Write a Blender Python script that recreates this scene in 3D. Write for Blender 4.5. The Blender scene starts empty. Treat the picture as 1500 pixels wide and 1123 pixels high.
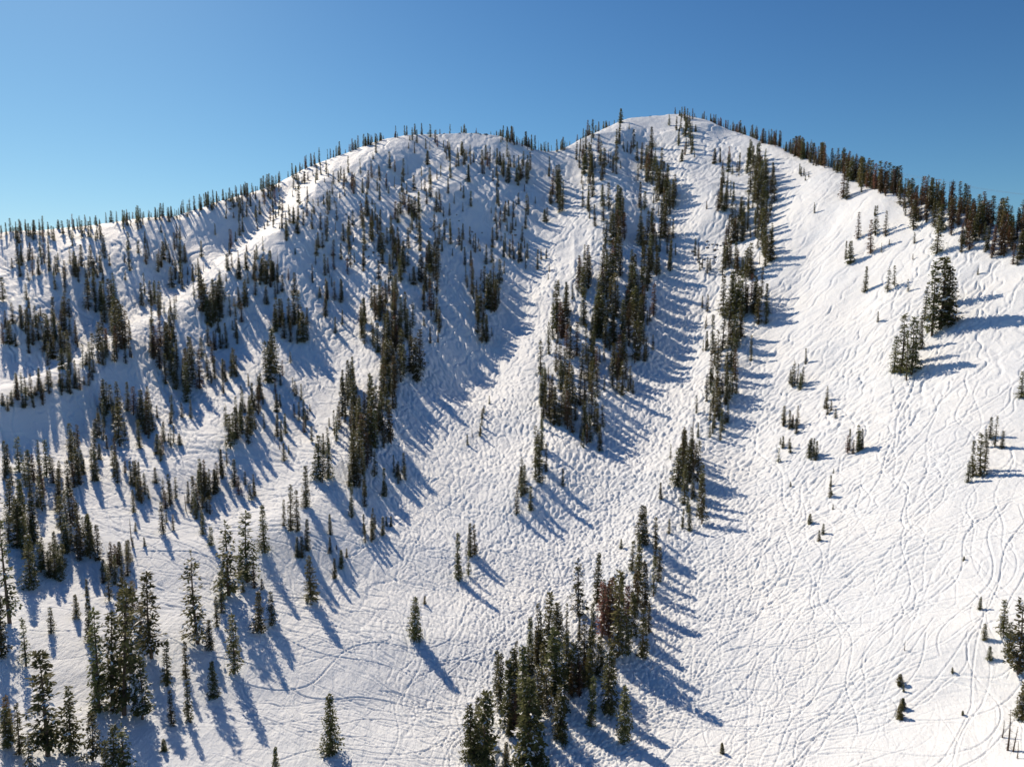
import bpy, math, random
import numpy as np
from mathutils import Vector
random.seed(7); rng=np.random.default_rng(7)
scene=bpy.context.scene
scene.view_settings.view_transform='Standard'
scene.view_settings.look='None'
scene.view_settings.exposure=0
SUN_AZ=math.radians(-36); SUN_EL=math.radians(38.5)
CAM_Z=130.0; PITCH=math.radians(-6.0); FPX=1000.0
cp,sp=math.cos(PITCH),math.sin(PITCH)

# ------------------------------------------------------------ helpers
def sight(px,py):
    X=(px-750)/FPX; Y=-(py-561.5)/FPX
    dx=X; dy=cp-Y*sp; dz=sp+Y*cp
    return math.atan2(dx,dy), dz/math.hypot(dx,dy)
def vnoise(x,y,seed=0):
    xi=np.floor(x).astype(np.int64); yi=np.floor(y).astype(np.int64)
    xf=x-xi; yf=y-yi
    def g(ix,iy):
        h=(ix*374761393+iy*668265263+seed*974634777)&0xffffffff
        h=((h^(h>>13))*1274126177)&0xffffffff
        h=h^(h>>16)
        a=(h&0xffff)/65536.0*2*np.pi
        return np.cos(a),np.sin(a)
    u=xf*xf*xf*(xf*(xf*6-15)+10); v=yf*yf*yf*(yf*(yf*6-15)+10)
    def d(ox,oy):
        gx,gy=g(xi+ox,yi+oy); return gx*(xf-ox)+gy*(yf-oy)
    a=d(0,0)*(1-u)+d(1,0)*u; b=d(0,1)*(1-u)+d(1,1)*u
    return (a*(1-v)+b*v)*1.5
def smooth_axis(A,sig,axis):
    n=int(sig*3)+1; k=np.exp(-0.5*(np.arange(-n,n+1)/sig)**2); k/=k.sum()
    pad=[(0,0),(0,0)]; pad[axis]=(n,n)
    B=np.pad(A,pad,mode='edge'); out=np.zeros_like(A)
    L=A.shape[axis]
    for i,w in enumerate(k):
        out+=w*(B[i:i+L,:] if axis==0 else B[:,i:i+L])
    return out
def sstep(a,b,x):
    t=np.clip((x-a)/(b-a),0,1); return t*t*(3-2*t)

# ------------------------------------------------------------ terrain
SKX=[-300,0,60,130,180,250,300,350,400,450,500,540,600,650,700,750,785,810,850,900,950,1000,1050,1100,1150,1200,1250,1300,1350,1400,1450,1500,1800]
SKY=[350,330,328,326,323,312,296,279,259,239,221,209,195,189,187,197,210,211,193,169,152,156,170,189,209,230,249,272,286,301,321,326,350]
PY0=[1300,1123,935,800,700,600,500,400,300,200,150]
R0 =[112,145,192,242,296,368,458,560,680,850,1040]
def r0(py): return np.interp(-py,[-p for p in PY0],R0)
def kscale(px,py):
    top=np.interp(px,[-300,0,400,700,1000,1100,1200,1300,1400,1500,1800],[.93,.95,.97,1,1,.93,.82,.72,.66,.62,.58])
    f=np.clip((1100-py)/800.0,0,1)
    return 1+(top-1)*f
NC=1250
pxs=np.linspace(-60,1560,NC)
azf=np.arctan((pxs-750)/FPX/cp)
lo=np.linspace(-math.pi,azf[0],46)[:-1]; hi=np.linspace(azf[-1],math.pi,46)[1:]
az=np.concatenate([lo,azf,hi]); NA=len(az)
pyr=np.concatenate([np.linspace(1180,700,620),np.linspace(699,150,540)])
rr=r0(pyr)
rows=np.concatenate([np.linspace(3,rr[0],24)[:-1],rr,rr[-1]*np.geomspace(1.004,9,46)])
NR=len(rows)
H=np.zeros((NR,NA)); RID=np.zeros(NA)
for j,a in enumerate(az):
    ac=max(-0.80,min(0.80,a))
    kr=[3,60]; kh=[-125,-117]
    pyk=[1300,1123,1030,935,860,800,750,700,650,600,550,500,450,400,350,300,250,200]
    Y=-(400-561.5)/FPX
    px=750+FPX*math.tan(ac)*(cp-Y*sp); 
    for it in range(3):
        sy=np.interp(px,SKX,SKY); Y=-(sy-561.5)/FPX
        px=750+FPX*math.tan(ac)*(cp-Y*sp)
    def elev(py):
        Y=-(py-561.5)/FPX; dy=cp-Y*sp; X=math.tan(ac)*dy
        return (sp+Y*cp)/math.hypot(X,dy),750+FPX*X
    for py in [p for p in pyk if p>sy+28]+[sy]:
        t,pp=elev(py); r=float(r0(py)*kscale(pp,py))
        kr.append(r); kh.append(r*t)
    rid=kr[-1]; hr=kh[-1]; RID[j]=rid
    w=1-sstep(0.85,2.2,abs(a))            # fade the massif out behind the viewpoint
    kr+= [rid+35,rid+110,rid+320,rid+900,20000]; kh+=[hr-5,hr-45,hr-170,-230,-260]
    h=np.interp(rows,kr,kh)
    H[:,j]=h*w+(-150-0.02*rows.clip(0,4000))*(1-w)
H=smooth_axis(H,10,0)
H=smooth_axis(H,9,1)
A2,R2=np.meshgrid(az,rows)
X2=R2*np.sin(A2); Y2=R2*np.cos(A2)
RIDs=RID[None,:]
HB=H.copy()
def hit(px,py,T=None):
    T=H if T is None else T
    a,t=sight(px,py)
    j=int(np.clip(np.searchsorted(az,a),1,NA-1))
    if abs(az[j-1]-a)<abs(az[j]-a): j-=1
    m=(rows>60)&(rows<RID[j]+40)
    idx=np.nonzero(m)[0]
    q=T[idx,j]/rows[idx]
    ok=np.nonzero(q>=t)[0]
    if len(ok)==0: i=idx[int(np.argmax(q))]; r=rows[i]
    else:
        i=idx[ok[0]]
        q1=T[i,j]/rows[i]; q0=T[i-1,j]/rows[i-1]
        f=(t-q0)/(q1-q0) if q1>q0 else 1
        f=min(1,max(0,f)); r=rows[i-1]+(rows[i]-rows[i-1])*f
    return a,r,j
def ground(a,r,T=None):
    T=H if T is None else T
    j=int(np.clip(np.searchsorted(az,a),1,NA-1)); fa=(a-az[j-1])/(az[j]-az[j-1])
    i=int(np.clip(np.searchsorted(rows,r),1,NR-1)); fr=(r-rows[i-1])/(rows[i]-rows[i-1])
    return (T[i-1,j-1]*(1-fr)+T[i,j-1]*fr)*(1-fa)+(T[i-1,j]*(1-fr)+T[i,j]*fr)*fa

# spurs and gullies
SPURS=[
 ([(860,200),(900,300),(915,400),(885,520),(840,620),(770,740)],7,20),
 ([(1100,215),(1110,300),(1105,400),(1070,520),(1010,660),(950,800),(860,950),(760,1060)],6,17),
 ([(700,190),(640,300),(590,420),(560,560),(520,680),(440,780)],9,22),
 ([(580,200),(500,262),(430,340),(350,420),(250,490),(130,565),(0,625),(-150,680)],17,20),
 ([(540,330),(440,430),(380,520),(330,660)],5,20),
 ([(430,270),(330,350),(230,430),(120,500),(0,550),(-150,600)],-10,24),
 ([(200,330),(120,400),(30,460)],4,20),
 ([(1000,165),(1005,240),(1040,330)],6,15),
 ([(1250,255),(1240,330),(1205,450),(1190,520)],3.5,15),
 ([(800,215),(790,320),(770,440),(680,560)],-9,20),
 ([(850,230),(1000,380),(960,560)],-3,18),
]
add=np.zeros_like(H)
for pts,amp,sig in SPURS:
    P=[]
    for p in pts:
        a,r,j=hit(p[0],p[1],HB); P.append((r*math.sin(a),r*math.cos(a)))
    D=np.full(H.shape,1e9)
    for (x0,y0),(x1,y1) in zip(P[:-1],P[1:]):
        dx,dy=x1-x0,y1-y0; L=dx*dx+dy*dy
        t=np.clip(((X2-x0)*dx+(Y2-y0)*dy)/L,0,1)
        D=np.minimum(D,(X2-x0-t*dx)**2+(Y2-y0-t*dy)**2)
    sg=sig*np.clip(R2/500,.55,1.5)
    add+=amp*np.clip(R2/450,.3,1.2)*np.exp(-D/(2*sg*sg))
up=sstep(300,580,R2)*(1-sstep(1300,2000,R2))
wx=X2+18*vnoise(X2/90,Y2/90,5)
arc=A2*620+25*vnoise(X2/120,Y2/120,9)
rib=vnoise(arc/46,R2/340,1); rib2=vnoise(arc/20,R2/130,2)
left=1-sstep(0.12,0.40,A2)
add+=up*(rib*9.0*(.35+.65*left)+ (0.5-np.abs(rib2))*2.0*(.3+.8*left)+vnoise(wx/30,Y2/34,44)*.8*left)
crest=1-np.exp(-((R2-RIDs)/60.0)**2)*.75
add*=crest
add+=vnoise(X2/55,Y2/55,3)*2.0*sstep(60,300,R2)+vnoise(wx/19,Y2/23,4)*0.5*np.clip(R2/350,.6,1.2)
add+=vnoise(X2/7.0,Y2/9.5,6)*0.26*np.clip(R2/350,.7,1.5)
add+=(vnoise(X2/3.8,Y2/6.5,8)*.20)*(.5+.5*vnoise(X2/60,Y2/60,18)+.3)*np.clip(R2/350,.8,1.6)
H=HB+add
HT=smooth_axis(smooth_axis(H,3,0),3,1)

# ski tracks carved in the snow (simulated descents)
dHr=np.gradient(HB,axis=0)/np.gradient(rows)[:,None]
dHa=np.gradient(HB,axis=1)/np.gradient(az)[None,:]/R2
GX=dHr*np.sin(A2)+dHa*np.cos(A2); GY=dHr*np.cos(A2)-dHa*np.sin(A2)
def simulate(N,rlo,rhi,alo,ahi,steps,ds,ampl,lam,bias,seed):
    g=np.random.default_rng(seed)
    a=g.uniform(alo,ahi,N); r=np.sqrt(g.uniform(rlo**2,rhi**2,N))
    x=r*np.sin(a); y=r*np.cos(a)
    am=g.uniform(ampl[0],ampl[1],N); la=g.uniform(lam[0],lam[1],N); ph=g.uniform(0,6.28,N)
    bi=g.normal(bias[0],bias[1],N); life=g.uniform(.25,1,N)*steps; wt=.25+1.3*g.uniform(0,1.0,N)**2.5
    out=[];wts=[]
    for s in range(steps):
        A=np.arctan2(x,y); R=np.hypot(x,y)
        j=np.clip(np.searchsorted(az,A),0,NA-1); i=np.clip(np.searchsorted(rows,R),0,NR-1)
        gx=-GX[i,j]; gy=-GY[i,j]-0.02
        th=np.arctan2(gy,gx)+bi+am*np.sin(ph+s*ds/la*6.283)+.4*np.sin(ph*3+s*ds/(la*4.3)*6.283)
        x=x+np.cos(th)*ds; y=y+np.sin(th)*ds
        A=np.arctan2(x,y); R=np.hypot(x,y)
        fj=np.interp(A,az,np.arange(NA)); fi=np.interp(R,rows,np.arange(NR))
        ok=(s<life)&(R>60)&(R<950)
        out.append(np.stack([fi[ok],fj[ok]])); wts.append(wt[ok])
    return np.concatenate(out,1),np.concatenate(wts)
def raster(args_list):
    T=np.zeros(NR*NA)
    for args in args_list:
        P,W=simulate(*args)
        i0=np.floor(P[0]).astype(int); j0=np.floor(P[1]).astype(int); fi=P[0]-i0; fj=P[1]-j0
        i0=i0.clip(0,NR-2); j0=j0.clip(0,NA-2)
        for oi,wi in((0,1-fi),(1,fi)):
            for oj,wj in((0,1-fj),(1,fj)):
                T+=np.bincount((i0+oi)*NA+(j0+oj),weights=W*wi*wj,minlength=NR*NA)
    return T.reshape(NR,NA)
TR=raster([(900,180,620,-.72,.72,620,.45,(.2,.75),(10,24),(0,.22),11),
             (800,170,420,-.2,.72,620,.40,(.3,.9),(11,22),(0,.2),21),
             (420,140,330,-.72,.72,420,.35,(.1,.5),(25,60),(.4,.4),12),
             (340,140,260,.1,.72,420,.35,(.2,.9),(30,80),(-.6,.9),13),
             (420,450,900,-.3,.5,520,.7,(.3,.8),(12,26),(0,.25),14)])
TR=smooth_axis(smooth_axis(TR,.65,0),.7,1)
TR=np.clip(TR,0,3.0); TR=TR/(1+.2*TR)
disp=-(TR-1.0*smooth_axis(smooth_axis(TR,2.4,0),2.4,1))
near_boost=1+.35*(1-sstep(200,330,R2))
H=H+disp*.66*np.clip(R2/240,1.0,1.9)*near_boost
# wide, deep runs - the heavily skied lines
BG=raster([(210,150,420,-.72,.72,700,.4,(.2,.8),(18,45),(0,.4),31)])
BG=smooth_axis(smooth_axis(BG,1.3,0),1.5,1); BG=np.clip(BG,0,.8)
H=H-(BG-smooth_axis(smooth_axis(BG,4,0),4,1))*.85*(1-sstep(420,600,R2))

nv=NR*NA
co=np.empty((nv,3),np.float32); co[:,0]=X2.ravel(); co[:,1]=Y2.ravel(); co[:,2]=H.ravel()+CAM_Z
ii,jj=np.meshgrid(np.arange(NR-1),np.arange(NA-1),indexing='ij')
b=(ii*NA+jj).ravel()
quads=np.stack([b,b+1,b+NA+1,b+NA],1)[:, ::-1].astype(np.int32)
nf=len(quads)
me=bpy.data.meshes.new("snow_mountain")
me.vertices.add(nv); me.vertices.foreach_set("co",co.ravel())
me.loops.add(nf*4); me.loops.foreach_set("vertex_index",quads.ravel())
me.polygons.add(nf); me.polygons.foreach_set("loop_start",np.arange(nf,dtype=np.int32)*4)
me.polygons.foreach_set("loop_total",np.full(nf,4,np.int32))
me.polygons.foreach_set("use_smooth",np.ones(nf,bool))
me.update(calc_edges=True)
mountain=bpy.data.objects.new("snow_mountain",me); scene.collection.objects.link(mountain)

# ------------------------------------------------------------ materials
def newmat(name):
    m=bpy.data.materials.new(name); m.use_nodes=True
    return m,m.node_tree.nodes,m.node_tree.links,m.node_tree.nodes["Principled BSDF"]
m,N,L,B=newmat("snow")
B.inputs["Roughness"].default_value=.62
B.inputs["Specular IOR Level"].default_value=.2
tc=N.new("ShaderNodeTexCoord")
n1=N.new("ShaderNodeTexNoise"); n1.inputs["Scale"].default_value=.03; n1.inputs["Detail"].default_value=6
cr=N.new("ShaderNodeValToRGB"); cr.color_ramp.elements[0].position=.3; cr.color_ramp.elements[0].color=(.80,.86,.93,1)
cr.color_ramp.elements[1].position=.65; cr.color_ramp.elements[1].color=(.89,.93,.965,1)
L.new(tc.outputs["Object"],n1.inputs["Vector"]); L.new(n1.outputs["Fac"],cr.inputs["Fac"]); L.new(cr.outputs["Color"],B.inputs["Base Color"])
n2=N.new("ShaderNodeTexNoise"); n2.inputs["Scale"].default_value=.7; n2.inputs["Detail"].default_value=7; n2.inputs["Roughness"].default_value=.68
mp=N.new("ShaderNodeMapping"); mp.inputs["Scale"].default_value=(1,.45,1)
L.new(tc.outputs["Object"],mp.inputs["Vector"]); L.new(mp.outputs["Vector"],n2.inputs["Vector"])
bp=N.new("ShaderNodeBump"); bp.inputs["Strength"].default_value=.7; bp.inputs["Distance"].default_value=.9
L.new(n2.outputs["Fac"],bp.inputs["Height"]); L.new(bp.outputs["Normal"],B.inputs["Normal"])
SNOW=m; me.materials.append(m)

def foliage(name,c0,c1,trans=True):
    m,N,L,B=newmat(name)
    at=N.new("ShaderNodeAttribute"); at.attribute_name="tint"
    oi=N.new("ShaderNodeObjectInfo")
    mx=N.new("ShaderNodeMix"); mx.data_type='RGBA'
    mx.inputs["A"].default_value=(*c0,1); mx.inputs["B"].default_value=(*c1,1)
    L.new(at.outputs["Fac"],mx.inputs["Factor"])
    hs=N.new("ShaderNodeHueSaturation")
    mr=N.new("ShaderNodeMapRange"); mr.inputs["To Min"].default_value=.65; mr.inputs["To Max"].default_value=1.5
    L.new(oi.outputs["Random"],mr.inputs["Value"]); L.new(mr.outputs["Result"],hs.inputs["Value"])
    mr2=N.new("ShaderNodeMapRange"); mr2.inputs["To Min"].default_value=.465; mr2.inputs["To Max"].default_value=.53
    ml=N.new("ShaderNodeMath"); ml.operation='FRACT'; mm=N.new("ShaderNodeMath"); mm.operation='MULTIPLY'; mm.inputs[1].default_value=7.31
    L.new(oi.outputs["Random"],mm.inputs[0]); L.new(mm.outputs[0],ml.inputs[0]); L.new(ml.outputs[0],mr2.inputs["Value"]); L.new(mr2.outputs["Result"],hs.inputs["Hue"])
    L.new(mx.outputs["Result"],hs.inputs["Color"]); L.new(hs.outputs["Color"],B.inputs["Base Color"])
    B.inputs["Roughness"].default_value=.7; B.inputs["Specular IOR Level"].default_value=.25
    if trans:
        tr=N.new("ShaderNodeBsdfTranslucent"); L.new(hs.outputs["Color"],tr.inputs["Color"])
        ms=N.new("ShaderNodeMixShader"); ms.inputs[0].default_value=.42
        out=[n for n in N if n.type=='OUTPUT_MATERIAL'][0]
        L.new(B.outputs[0],ms.inputs[1]); L.new(tr.outputs[0],ms.inputs[2]); L.new(ms.outputs[0],out.inputs["Surface"])
    return m
GREEN=foliage("pine_needles",(.050,.062,.026),(.19,.185,.07))
RED=foliage("dead_needles",(.12,.065,.045),(.27,.15,.10))
RUST=foliage("rusty_pine_needles",(.07,.055,.028),(.20,.135,.065))
m,N,L,B=newmat("bark")
nt=N.new("ShaderNodeTexNoise"); nt.inputs["Scale"].default_value=3; nt.inputs["Detail"].default_value=4
cr=N.new("ShaderNodeValToRGB"); cr.color_ramp.elements[0].color=(.05,.034,.024,1); cr.color_ramp.elements[1].color=(.2,.14,.1,1)
L.new(nt.outputs["Fac"],cr.inputs["Fac"]); L.new(cr.outputs["Color"],B.inputs["Base Color"]); B.inputs["Roughness"].default_value=.9
BARK=m
m,N,L,B=newmat("branch_snow"); B.inputs["Base Color"].default_value=(.8,.82,.85,1); B.inputs["Roughness"].default_value=.7; BSNOW=m
m,N,L,B=newmat("rock")
nt=N.new("ShaderNodeTexNoise"); nt.inputs["Scale"].default_value=.8; nt.inputs["Detail"].default_value=8
cr=N.new("ShaderNodeValToRGB"); cr.color_ramp.elements[0].color=(.05,.043,.04,1); cr.color_ramp.elements[1].color=(.27,.235,.21,1)
L.new(nt.outputs["Fac"],cr.inputs["Fac"]); L.new(cr.outputs["Color"],B.inputs["Base Color"]); B.inputs["Roughness"].default_value=.9
ROCK=m
m,N,L,B=newmat("galvanised_steel"); B.inputs["Base Color"].default_value=(.28,.29,.30,1); B.inputs["Metallic"].default_value=.3; B.inputs["Roughness"].default_value=.5; STEEL=m

# ------------------------------------------------------------ trees (unit = 15 m tall)
def make_tree(name,seed,R,base,levels,nb,kind='green',snow=.1,power=.8,gap=.1,leaf=1.0):
    g=random.Random(seed); V=[];F=[];M=[];T=[]
    def quad(p,q,w,mat,t):
        # flat needle spray from p to q with width vector w
        n=len(V); m_=(p+q)*.5
        V.extend([p,m_+w,q,m_-w]); F.append((n,n+1,n+2,n+3)); M.append(mat); T.append(t)
    HT_=15.0
    def tube(pts,rad,sides,mat):
        n0=len(V)
        for (p,r_) in zip(pts,rad):
            for k in range(sides):
                a=k/sides*6.283
                V.append(Vector((p.x+math.cos(a)*r_,p.y+math.sin(a)*r_,p.z)))
        for s in range(len(pts)-1):
            for k in range(sides):
                a=n0+s*sides+k; b=n0+s*sides+(k+1)%sides
                F.append((a,b,b+sides,a+sides)); M.append(mat); T.append(.5)
    lx,ly=g.uniform(-.25,.25),g.uniform(-.25,.25)
    def axis(z):
        f=z/HT_; return Vector((lx*math.sin(f*3),ly*math.sin(f*2.3),z))
    tube([axis(z) for z in (-.8,1,4,8,12,14.6)],[.34,.27,.22,.15,.07,.02],7,0)
    lobes=[(g.uniform(0,6.28),g.uniform(0,1),g.uniform(.65,1.3)) for _ in range(7)]
    for lv in range(levels):
        f=base+(1-base)*(lv+g.uniform(-.3,.3))/levels
        f=min(max(f,base),.985)
        u=(f-base)/(1-base)
        if g.random()<gap*.5: continue
        prof=(1-u)**power*(min(1,(u+.12)/.22))
        irregular=g.uniform(.75,1.15)
        a0=g.uniform(0,6.28)
        n_=max(3,int(nb*(1-.35*u)))
        for k in range(n_):
            if g.random()<gap*1.6: continue
            a=a0+k*6.283/n_+g.uniform(-.35,.35)
            lb=1
            for la,lu,ls in lobes:
                if abs(lu-u)<.12 and math.cos(a-la)>.2: lb*=ls
            ln=R*prof*irregular*lb*g.uniform(.55,1.2)+.2
            z0=f*HT_+g.uniform(-.3,.3)
            rise=(-.28+.75*u+g.uniform(-.15,.15))
            d=Vector((math.cos(a),math.sin(a),rise)).normalized(); side=Vector((-math.sin(a),math.cos(a),0))
            o=axis(z0)
            end=o+d*ln+Vector((0,0,-.10*ln))
            if kind=='bare' or ln>.9:
                n=len(V); w=side*.05*(1+.2*ln)
                V.extend([o-w,o+w,end]); F.append((n,n+1,n+2)); M.append(0); T.append(.5)
                n=len(V); w=Vector((0,0,.05*(1+.2*ln)))
                V.extend([o-w,o+w,end]); F.append((n,n+1,n+2)); M.append(0); T.append(.5)
            if kind=='bare':
                if g.random()<.5:
                    for _ in range(3):
                        s=g.uniform(.4,1); p=o+(end-o)*s
                        quad(p,p+Vector((g.uniform(-.4,.4),g.uniform(-.4,.4),g.uniform(-.3,.2))),side*.05,0,.5)
                continue
            steps=max(2,int(ln/.45))
            tb=g.random(); issn=g.random()<snow
            for s in range(steps):
                sf=(s+g.uniform(.25,1.0))/steps
                p=o+(end-o)*sf
                for q in range(3):
                    spread=g.uniform(.30,.66)*leaf*(.6+.7*(1-abs(sf-.55)))
                    sgn=1 if q%2 else -1
                    dirv=(d*g.uniform(.15,.9)+side*sgn*g.uniform(.2,1)+Vector((0,0,g.uniform(-.6,.28)))).normalized()
                    wv=dirv.cross(Vector((g.uniform(-.6,.6),g.uniform(-.6,.6),1))).normalized()*g.uniform(.11,.20)*leaf
                    sn=issn and q<2 and g.random()<.8
                    pp=p+Vector((0,0,.07)) if sn else p
                    quad(pp,pp+dirv*spread*1.25,wv,2 if sn else 1,min(1,max(0,tb*.6+g.random()*.5-.1+.15*sf)))
    # leader
    if kind!='bare':
        for _ in range(14):
            p=axis(g.uniform(13.6,14.8)); d=Vector((g.uniform(-.4,.4),g.uniform(-.4,.4),g.uniform(.2,1))).normalized()
            quad(p,p+d*.5,d.cross(Vector((1,.3,0))).normalized()*.08,1,g.random())
    me=bpy.data.meshes.new(name); me.from_pydata([tuple(v) for v in V],[],F)
    me.materials.append(BARK); me.materials.append({'red':RED,'rust':RUST}.get(kind,GREEN)); me.materials.append(BSNOW)
    me.polygons.foreach_set("material_index",M)
    at=me.attributes.new("tint",'FLOAT','FACE'); at.data.foreach_set("value",T)
    me.update(); return me
SL=[make_tree("fir_a",1,1.8,.05,34,9,snow=.14),make_tree("fir_b",2,1.55,.03,36,9,snow=.22,power=.7),
    make_tree("fir_c",3,2.1,.06,32,9,snow=.12,gap=.14),make_tree("fir_d",4,1.7,.08,34,8,snow=.28,power=.6,gap=.15),
    make_tree("fir_e",5,1.4,.04,36,8,snow=.14,power=.55,gap=.12),make_tree("fir_f",6,1.95,.07,32,9,snow=.1,power=.7,gap=.18),
    make_tree("fir_g",7,1.6,.1,30,7,snow=.1,power=.9,gap=.24)]
FAT=[make_tree("fat_a",11,2.9,.04,34,10,snow=.16,power=.62,leaf=1.2),make_tree("fat_b",12,2.6,.05,32,10,snow=.28,power=.55,leaf=1.2),
     make_tree("fat_c",13,3.1,.06,30,9,snow=.14,power=.75,leaf=1.2,gap=.18)]
OPEN=[make_tree("pine_a",21,2.3,.10,32,8,snow=.12,power=.55,gap=.18,leaf=1.15),make_tree("pine_b",22,2.0,.14,30,8,snow=.16,power=.5,gap=.2,leaf=1.15),
      make_tree("pine_c",23,2.5,.08,30,8,snow=.3,power=.65,gap=.22,leaf=1.15)]
DEAD=[make_tree("dead_a",31,2.0,.12,28,8,kind='red',snow=.08,gap=.2,power=.6),make_tree("dead_b",32,1.8,.1,24,6,kind='bare',gap=.15)]
RU=[make_tree("rust_a",41,2.0,.06,30,8,kind='rust',snow=.08,gap=.15,power=.65),make_tree("rust_b",42,1.7,.1,30,8,kind='rust',snow=.05,gap=.18,power=.55,leaf=1.1)]
SETS={'s':SL,'f':FAT,'o':OPEN,'r':[DEAD[0]],'b':[DEAD[1]],'u':RU}

forest=bpy.data.collections.new("distant_pine_forest")
count=[0,0]
def plant(a,r,hm,kind='s',near=False):
    x,y=r*math.sin(a),r*math.cos(a); z=ground(a,r,HT)+CAM_Z-.25
    me_=random.choice(SETS[kind])
    if near:
        nm={'r':'dead_pine_tree','b':'bare_dead_tree'}.get(kind,'pine_tree')
        if hm<4.5 and kind in 'sf': nm='pine_sapling'
    else: nm='forest_tree'
    o=bpy.data.objects.new(nm,me_)
    s=hm/15.0; w=s*random.uniform(.8,1.15)
    if hm<9: w*=1+.08*(9-hm)
    o.location=(x,y,z); o.scale=(w,w,s); o.rotation_euler=(random.gauss(0,.02),random.gauss(0,.02),random.uniform(0,6.28))
    (scene.collection if near else forest).objects.link(o); count[0 if near else 1]+=1
def by_sight(px,py,hpx,kind='s',near=None):
    a,r,j=hit(px,py,HT)
    z=ground(a,r,HT)
    depth=r*math.cos(a)*cp+z*sp
    hm=hpx*depth/1000*1.04
    if near is None: near=py>690
    if kind=='b' and px>1120 and py<900: kind='s'
    plant(a,r,hm,kind,near)
def pick(pf=.08,po=.16,pr=.02,pb=.015,pu=.12):
    q=random.random()
    if q<pr: return 'r'
    if q<pr+pb: return 'b'
    if q<pr+pb+pf: return 'f'
    if q<pr+pb+pf+po: return 'o'
    if q<pr+pb+pf+po+pu: return 'u'
    return 's'
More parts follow.
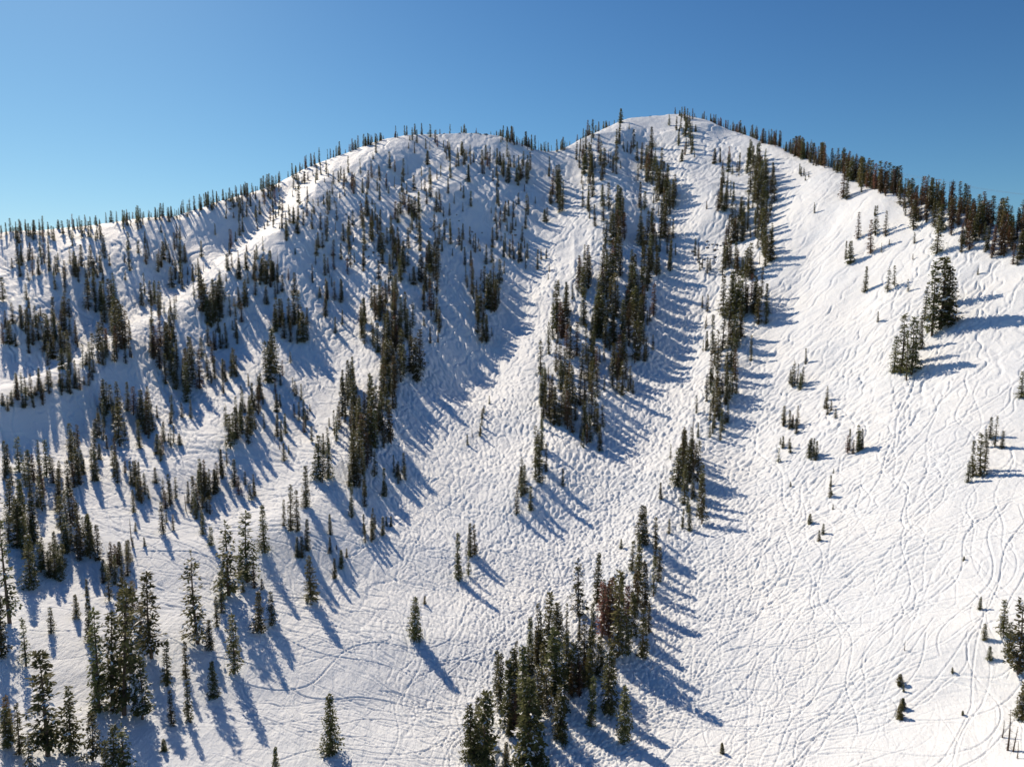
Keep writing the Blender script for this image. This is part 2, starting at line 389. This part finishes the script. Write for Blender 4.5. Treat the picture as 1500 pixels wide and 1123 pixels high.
SINGLE=[(485,1103,90,'s'),(405,1145,54,'s'),(608,937,64,'f'),(622,884,13,'f'),(455,880,66,'f'),(672,848,68,'s'),(686,843,38,'s'),(689,814,48,'s'),(695,812,44,'s'),
(387,808,70,'s'),(290,942,140,'o'),(335,872,112,'o'),(362,852,100,'o'),(325,897,62,'s'),(318,917,46,'s'),(222,963,124,'o'),(245,1002,65,'s'),(273,993,56,'s'),
(308,952,46,'f'),(343,986,90,'s'),(380,925,62,'s'),(398,916,52,'s'),(313,1020,54,'f'),(252,1062,56,'s'),(276,1056,62,'s'),(240,1100,20,'f'),(38,975,72,'s'),(75,927,40,'s'),
(128,872,26,'s'),(145,1042,155,'s'),(165,1040,150,'s'),(182,1046,186,'o'),(192,985,140,'s'),(70,1106,155,'o'),(102,1102,98,'f'),(136,1114,74,'o'),(10,1092,60,'s'),(42,1135,70,'o'),
(14,912,152,'s'),(2,960,90,'s'),(45,862,80,'s'),(182,1140,86,'o'),(168,1142,84,'o'),(155,1150,70,'s'),(112,905,36,'s'),(132,940,66,'s'),(160,880,50,'s'),(180,870,42,'s'),(205,905,26,'s'),
(710,1121,112,'f'),(690,1112,84,'f'),(775,1122,132,'f'),(762,1052,110,'s'),(745,1062,100,'s'),(733,1042,88,'s'),(728,1012,62,'s'),(752,1022,76,'f'),(741,1128,44,'s'),
(805,962,96,'f'),(816,1082,84,'s'),(824,1087,72,'s'),(865,1062,76,'s'),(890,1042,92,'s'),(915,1086,84,'f'),(905,962,128,'o'),(847,902,86,'o'),(855,987,84,'s'),(840,1002,64,'s'),
(829,1004,82,'s'),(812,1022,104,'f'),(868,942,62,'s'),(776,952,50,'s'),(790,954,72,'s'),(940,962,72,'s'),(934,882,84,'s'),(946,892,72,'s'),(957,872,60,'s'),(875,882,72,'s'),
(940,797,58,'f'),(946,782,42,'s'),(960,802,46,'s'),(910,802,14,'s'),(980,780,22,'s'),(893,937,94,'r'),(882,932,80,'r'),(917,917,62,'r'),(900,900,50,'r'),(772,990,40,'s'),(795,1000,60,'s'),
(920,960,60,'s'),(928,930,64,'s'),(950,925,44,'s'),(898,1000,46,'s'),(700,1070,52,'s'),(880,990,60,'f'),(830,940,58,'s'),(815,940,60,'f'),(935,850,70,'s'),(925,835,44,'s'),(965,850,50,'s'),(960,828,38,'s'),
(500,832,28,'s'),(490,846,30,'s'),(484,782,30,'s'),(450,806,46,'s'),(436,816,30,'s'),(443,816,32,'s'),(426,777,66,'s'),(436,777,60,'s'),(416,770,40,'s'),(448,742,60,'s'),(465,702,64,'f'),(481,700,52,'s'),(472,706,44,'s'),
(515,757,50,'s'),(521,702,62,'s'),(535,742,40,'s'),(534,782,30,'s'),(564,727,42,'s'),(592,692,30,'s'),(577,692,26,'s'),(757,753,36,'s'),(768,722,42,'s'),(778,747,36,'s'),(790,706,54,'s'),
(784,702,46,'s'),(800,690,40,'s'),(824,711,26,'s'),(1425,697,52,'s'),(1436,697,62,'s'),(1442,690,44,'s'),(1418,706,32,'s'),(1457,655,46,'s'),(1450,642,32,'s'),(1468,656,26,'s'),(1444,655,28,'s'),
(1496,582,38,'f'),(1365,492,104,'o'),(1377,482,100,'o'),(1390,476,84,'f'),(1354,470,56,'s'),(1350,512,48,'s'),(1382,450,70,'o'),(1320,547,84,'s'),(1335,547,80,'o'),(1309,546,54,'s'),(1328,556,70,'s'),(1341,532,60,'s'),(1348,512,46,'s'),
(1300,427,36,'o'),(1310,420,30,'o'),(1286,472,16,'s'),(1267,427,36,'s'),(1245,386,32,'f'),(1239,380,26,'s'),(1330,427,18,'s'),(1408,370,26,'o'),(1414,360,26,'o'),(1446,366,22,'o'),(1440,352,22,'o'),(1372,372,52,'o'),(1432,402,10,'s'),
(1257,350,38,'u'),(1275,372,48,'u'),(1282,345,42,'o'),(1297,346,36,'u'),(1338,337,42,'o'),(1235,290,44,'u'),(1262,282,26,'s'),(1240,292,30,'s'),(1305,280,30,'o'),(1368,330,34,'s'),(1420,322,36,'s'),(1240,265,20,'s'),
(1492,985,108,'o'),(1478,960,50,'f'),(1470,932,54,'o'),(1441,937,26,'s'),(1435,892,20,'s'),(1497,1052,56,'f'),(1476,1098,64,'b'),(1449,966,22,'s'),(1325,952,18,'b'),(1318,1003,18,'f'),(1318,1052,24,'f'),(1322,1038,18,'f'),(1058,1102,17,'f'),(1410,1047,9,'f'),(1490,1110,30,'b'),(1484,1100,44,'b'),(1468,1080,30,'b'),
(1395,985,10,'f'),(1412,820,7,'f'),(1158,712,8,'f'),(1186,767,16,'f'),(1200,792,17,'s'),(1206,782,16,'f'),(1180,532,22,'s'),(1211,587,22,'s'),(1140,677,22,'s'),(1100,527,36,'s'),(815,488,74,'o'),(817,478,60,'o'),
(610,558,62,'f'),(604,545,52,'f'),(616,540,56,'f'),(396,560,60,'f'),(402,545,62,'f'),(390,550,50,'s'),(1020,605,26,'s'),(1055,645,28,'s'),(1040,640,20,'s'),(1022,640,22,'s'),(982,672,22,'s'),(968,730,24,'s'),(1000,772,28,'s'),(1010,776,38,'s')]
for px,py,h,k in SINGLE: by_sight(px,py,h,k,near=(py>690) or (h>60) or px>1230)
ST=[ # x1,y1,x2,y2,halfwidth,n,h1,h2
(1015,765,1000,655,18,26,54,44),(1003,700,1022,690,8,6,46,40),
(535,798,566,765,9,9,26,24),(560,725,600,690,12,7,22,22),(720,575,690,660,10,9,20,20),(500,850,490,800,12,4,20,20),
(1245,662,1268,660,6,8,32,28),(1188,672,1200,665,8,5,24,24),(1148,622,1165,628,9,8,36,26),(1155,565,1178,570,8,8,32,28),(1130,645,1160,660,8,5,14,16),(1220,690,1214,750,5,5,18,18),(1195,590,1225,615,10,7,16,16),
(1400,420,1240,300,40,8,14,14),(1160,250,1190,262,8,6,12,12),(1325,1000,1318,1050,6,4,12,14),
# right tree line
(1106,225,1118,300,14,42,26,34),(1112,300,1122,390,14,44,32,40),(1065,235,1058,330,18,26,20,30),(1088,310,1065,400,14,26,28,36),(1095,400,1110,470,14,22,36,44),
(1080,440,1074,510,15,32,56,50),(1050,515,1046,610,12,18,46,38),(1076,520,1064,600,9,14,44,36),(1035,440,1035,520,6,8,24,24),(1022,380,1040,410,12,8,20,20),(1060,610,1040,640,12,8,26,26),
(1000,175,1012,240,12,26,16,22),(985,160,1020,200,14,10,14,14),
# centre tree line
(808,255,828,325,9,18,28,30),(862,190,868,330,14,34,20,36),(845,240,880,260,20,18,22,26),(940,215,975,320,18,48,26,34),(915,190,900,260,16,22,18,26),(975,270,978,320,8,14,34,38),(960,345,945,410,14,24,38,46),(942,400,930,530,17,42,48,52),
(912,300,884,430,20,36,32,44),(885,420,872,580,24,48,48,50),(850,380,860,450,10,12,34,40),(868,580,870,650,12,18,44,34),(820,540,832,640,16,26,46,44),(796,545,800,645,9,18,44,40),(832,430,822,530,14,17,44,46),(905,480,912,580,14,17,46,40),
(785,640,792,700,8,6,34,40),(850,640,858,656,6,5,30,30),(770,700,760,750,8,5,34,34),(980,340,985,400,6,10,26,30),
# left summit face
(600,205,770,260,22,76,16,22),(640,250,700,400,45,58,20,26),(760,250,770,400,16,26,24,24),(735,205,790,212,8,24,18,18),(730,290,745,380,12,20,22,24),(720,415,726,462,9,20,38,38),(690,420,712,512,11,20,28,34),
(560,250,600,330,28,40,20,26),(515,260,560,380,26,40,22,28),(565,350,600,440,26,40,26,34),(630,350,640,500,14,34,30,36),(570,430,588,540,22,38,34,42),(550,440,552,530,10,16,34,34),(530,470,532,510,6,8,34,34),(600,480,560,560,14,18,38,40),
(580,540,560,660,13,30,44,54),(548,600,545,665,9,16,50,54),(515,560,525,680,11,32,40,52),(500,620,480,670,10,9,30,30),(540,660,520,720,16,16,44,44),
(470,240,500,400,34,46,18,26),(480,400,470,480,26,20,22,28),(432,470,440,500,12,12,42,42),(408,490,410,470,8,8,34,34),(430,530,455,640,26,14,20,26),
(800,300,800,420,8,6,16,20),
# left flanks
(180,335,470,260,16,80,16,18),(300,310,440,330,34,58,18,22),(340,370,420,430,34,50,22,28),(210,360,290,420,34,54,22,28),(310,450,320,470,16,20,40,40),(370,440,290,520,22,24,28,34),
(5,340,160,350,16,40,18,20),(30,400,170,400,34,56,24,28),(20,470,100,500,36,50,28,34),(150,440,175,500,20,28,36,48),(240,500,268,575,22,40,36,46),(215,440,250,470,18,20,28,34),(300,510,330,560,22,22,26,32),
(10,590,120,560,22,44,30,30),(85,540,190,520,20,26,30,34),(150,600,165,660,20,22,44,46),(205,590,215,650,14,18,38,44),(270,600,235,680,18,16,26,30),(370,590,345,650,18,28,36,42),(395,600,420,680,14,10,26,30),
(330,690,275,750,22,34,34,36),(180,680,210,740,20,18,30,34),(90,660,130,720,30,22,38,40),(20,700,90,760,36,26,42,48),(8,760,70,850,28,22,58,62),(100,760,140,830,20,16,50,46),(200,790,170,850,20,16,30,34),(245,790,250,720,8,6,40,40),
(60,850,120,800,20,12,40,50),(300,740,300,800,14,6,28,28),(350,720,400,740,14,6,26,26),(330,830,380,870,16,6,40,40),(180,900,205,940,14,6,50,50),(140,1010,200,1060,18,4,80,80),(15,1060,30,1100,14,4,60,60),
(340,620,410,560,30,10,18,22),(860,930,920,880,20,12,50,50),(760,1000,800,940,14,10,50,50),(820,1040,880,980,16,12,66,60),(735,1090,800,1040,14,7,70,70)]
for x1,y1,x2,y2,hw,n,h1,h2 in ST:
    for k in range(n):
        t=random.random(); nx,ny=random.gauss(0,.6)*hw,random.gauss(0,.6)*hw*.7
        h=(h1+(h2-h1)*t)*random.choice([.45,.65,.85,1,1.05,1.15])*random.uniform(.9,1.1)
        py=y1+(y2-y1)*t+ny
        px=x1+(x2-x1)*t+nx
        by_sight(px,py,h,pick())
# skyline growth
def sky_trees(x1,x2,n,h1,h2,spread,kr=.05,ku=.12):
    for k in range(n):
        t=random.random(); px=x1+(x2-x1)*t
        a,_=sight(px,np.interp(px,SKX,SKY)); j=int(np.clip(np.searchsorted(az,a),0,NA-1))
        r=RID[j]+random.uniform(-spread,spread*.8)
        depth=r*math.cos(a)*cp
        h=(h1+(h2-h1)*t)*random.uniform(.35,1.2)
        plant(a,r,h*depth/1000,pick(.12,.2,kr,.03,ku),False)
sky_trees(-60,180,34,16,17,16); sky_trees(180,540,100,18,18,20); sky_trees(540,800,84,13,16,20); sky_trees(800,900,34,16,14,20); sky_trees(900,1010,30,8,9,14)
sky_trees(1000,1160,130,12,21,16,.15,.35); sky_trees(1160,1320,190,26,36,22,.12,.45); sky_trees(1320,1560,260,36,42,30,.1,.5)
sky_trees(-400,-60,60,20,22,30); sky_trees(1560,1900,80,40,40,30)
fe=bpy.data.objects.new("distant_pine_forest",None); fe.instance_type='COLLECTION'; fe.instance_collection=forest
scene.collection.objects.link(fe)
print("trees",count)

# ------------------------------------------------------------ rocks
import bmesh
def rocks(sites,seed):
    g=random.Random(seed); bm=bmesh.new()
    for (px,py,spread,n,sz) in sites:
        for k in range(n):
            a,r,j=hit(px+g.gauss(0,spread),py+g.gauss(0,spread*.6),HT); z=ground(a,r,HT)+CAM_Z
            s=sz*g.uniform(.4,1.2)
            res=bmesh.ops.create_icosphere(bm,subdivisions=2,radius=1)
            sx,sy,sz_=s*g.uniform(.8,1.6),s*g.uniform(.6,1.1),s*g.uniform(.5,.9); ph=g.uniform(0,9)
            for v in res['verts']:
                c=v.co; q=1+.22*math.sin(c.x*4+ph)*math.cos(c.y*3.3+ph)+.15*math.sin(c.z*7+ph*2)+g.uniform(-.1,.1)
                v.co=Vector((c.x*sx*q+r*math.sin(a),c.y*sy*q+r*math.cos(a),c.z*sz_*q+z))
    me=bpy.data.meshes.new("rock_outcrop"); bm.to_mesh(me); bm.free(); me.materials.append(ROCK)
    o=bpy.data.objects.new("rock_outcrop",me); scene.collection.objects.link(o)
rocks([(700,188,10,12,1.6),(655,192,12,8,1.3),(740,340,16,16,1.0)],1)
rocks([(1055,365,16,22,1.1),(1040,385,12,10,1.0)],2)
rocks([(590,370,30,20,1.1),(640,330,30,14,1.0)],3)
rocks([(945,150,12,6,1.3)],4)
rocks([(330,300,40,14,1.0),(440,300,30,12,1.0)],5)

# ------------------------------------------------------------ chairlift along the right-hand ridge
def cyl(bm,p,q,r1,r2,seg=8):
    d=(q-p); L_=d.length; rot=d.to_track_quat('Z','Y').to_matrix().to_4x4()
    from mathutils import Matrix
    bmesh.ops.create_cone(bm,cap_ends=True,segments=seg,radius1=r1,radius2=r2,depth=L_,matrix=Matrix.Translation((p+q)/2)@rot)
tops=[]
for px,hm in ((1100,9),(1165,11),(1370,15),(1540,17)):
    a,_=sight(px,np.interp(px,SKX,SKY)); j=int(np.searchsorted(az,a)); r=RID[j]+8
    tops.append((Vector((r*math.sin(a),r*math.cos(a),ground(a,r,HT)+CAM_Z)),hm))
for i,(p,hm) in enumerate(tops):
    q=tops[min(i+1,3)][0]-tops[max(i-1,0)][0]; q.z=0; q.normalize(); sd=Vector((-q.y,q.x,0))
    bm=bmesh.new(); T=p+Vector((0,0,hm))
    cyl(bm,p-Vector((0,0,1)),T,.35,.2,10)
    cyl(bm,T-sd*2.0,T+sd*2.0,.12,.12)
    for s in (-1,1):
        e=T+sd*2.0*s-Vector((0,0,.25)); cyl(bm,e-q*1.5,e+q*1.5,.1,.1)
        for k in (-1.2,-.4,.4,1.2):
            c=e+q*k-Vector((0,0,.1)); cyl(bm,c-sd*.08,c+sd*.08,.2,.2,10)
    m_=bpy.data.meshes.new("chairlift_tower"); bm.to_mesh(m_); bm.free(); m_.materials.append(STEEL)
    scene.collection.objects.link(bpy.data.objects.new("chairlift_tower",m_))
bm=bmesh.new()
for (p0,h0),(p1,h1) in zip(tops[:-1],tops[1:]):
    q=p1-p0; q.z=0; L_=q.length; q.normalize(); sd=Vector((-q.y,q.x,0))
    for s in (-1,1):
        pr=None
        for k in range(13):
            t=k/12; P=(p0+Vector((0,0,h0)))*(1-t)+(p1+Vector((0,0,h1)))*t+sd*2.0*s-Vector((0,0,.5+4*t*(1-t)*L_*.012))
            if pr is not None: cyl(bm,pr,P,.03,.03,5)
            pr=P
m_=bpy.data.meshes.new("chairlift_cable"); bm.to_mesh(m_); bm.free(); m_.materials.append(STEEL)
scene.collection.objects.link(bpy.data.objects.new("chairlift_cable",m_))

# ------------------------------------------------------------ light, sky, camera
S=Vector((math.sin(SUN_AZ)*math.cos(SUN_EL),math.cos(SUN_AZ)*math.cos(SUN_EL),math.sin(SUN_EL)))
ld=bpy.data.lights.new("sun",'SUN'); ld.energy=4.8; ld.angle=math.radians(.53); ld.color=(1,.845,.655)
lo_=bpy.data.objects.new("sun",ld); lo_.rotation_euler=S.to_track_quat('Z','Y').to_euler(); scene.collection.objects.link(lo_)
w=bpy.data.worlds.new("World"); scene.world=w; w.use_nodes=True
N=w.node_tree.nodes; L=w.node_tree.links; bg=N["Background"]
sk=N.new("ShaderNodeTexSky"); sk.sky_type='NISHITA'; sk.sun_disc=False; sk.sun_elevation=SUN_EL; sk.sun_rotation=SUN_AZ
sk.altitude=2200; sk.air_density=1.25; sk.dust_density=1.2; sk.ozone_density=1.4
def vm(op,val=None):
    v=N.new("ShaderNodeVectorMath"); v.operation=op
    if val is not None:
        if op=='SCALE': v.inputs["Scale"].default_value=val
        else: v.inputs[1].default_value=val
    return v
v1=vm('SCALE',.1); gm=N.new("ShaderNodeGamma"); gm.inputs[1].default_value=1.65
tn=vm('MULTIPLY',(1.02,1.50,1.75))
den=vm('MULTIPLY',(.72,.66,.62)); dn=vm('ADD',(1,1,1)); dv=vm('DIVIDE'); v2=vm('SCALE',10)
L.new(sk.outputs[0],v1.inputs[0]); L.new(v1.outputs[0],gm.inputs[0]); L.new(gm.outputs[0],tn.inputs[0])
L.new(tn.outputs[0],den.inputs[0]); L.new(den.outputs[0],dn.inputs[0])
L.new(tn.outputs[0],dv.inputs[0]); L.new(dn.outputs[0],dv.inputs[1]); L.new(dv.outputs[0],v2.inputs[0])
L.new(v2.outputs[0],bg.inputs[0]); bg.inputs[1].default_value=.105
cd=bpy.data.cameras.new("camera"); cd.lens=24; cd.sensor_width=36; cd.clip_end=30000; cd.clip_start=.5
co_=bpy.data.objects.new("camera",cd); co_.location=(0,0,CAM_Z); co_.rotation_euler=(math.pi/2+PITCH,0,0)
scene.collection.objects.link(co_); scene.camera=co_
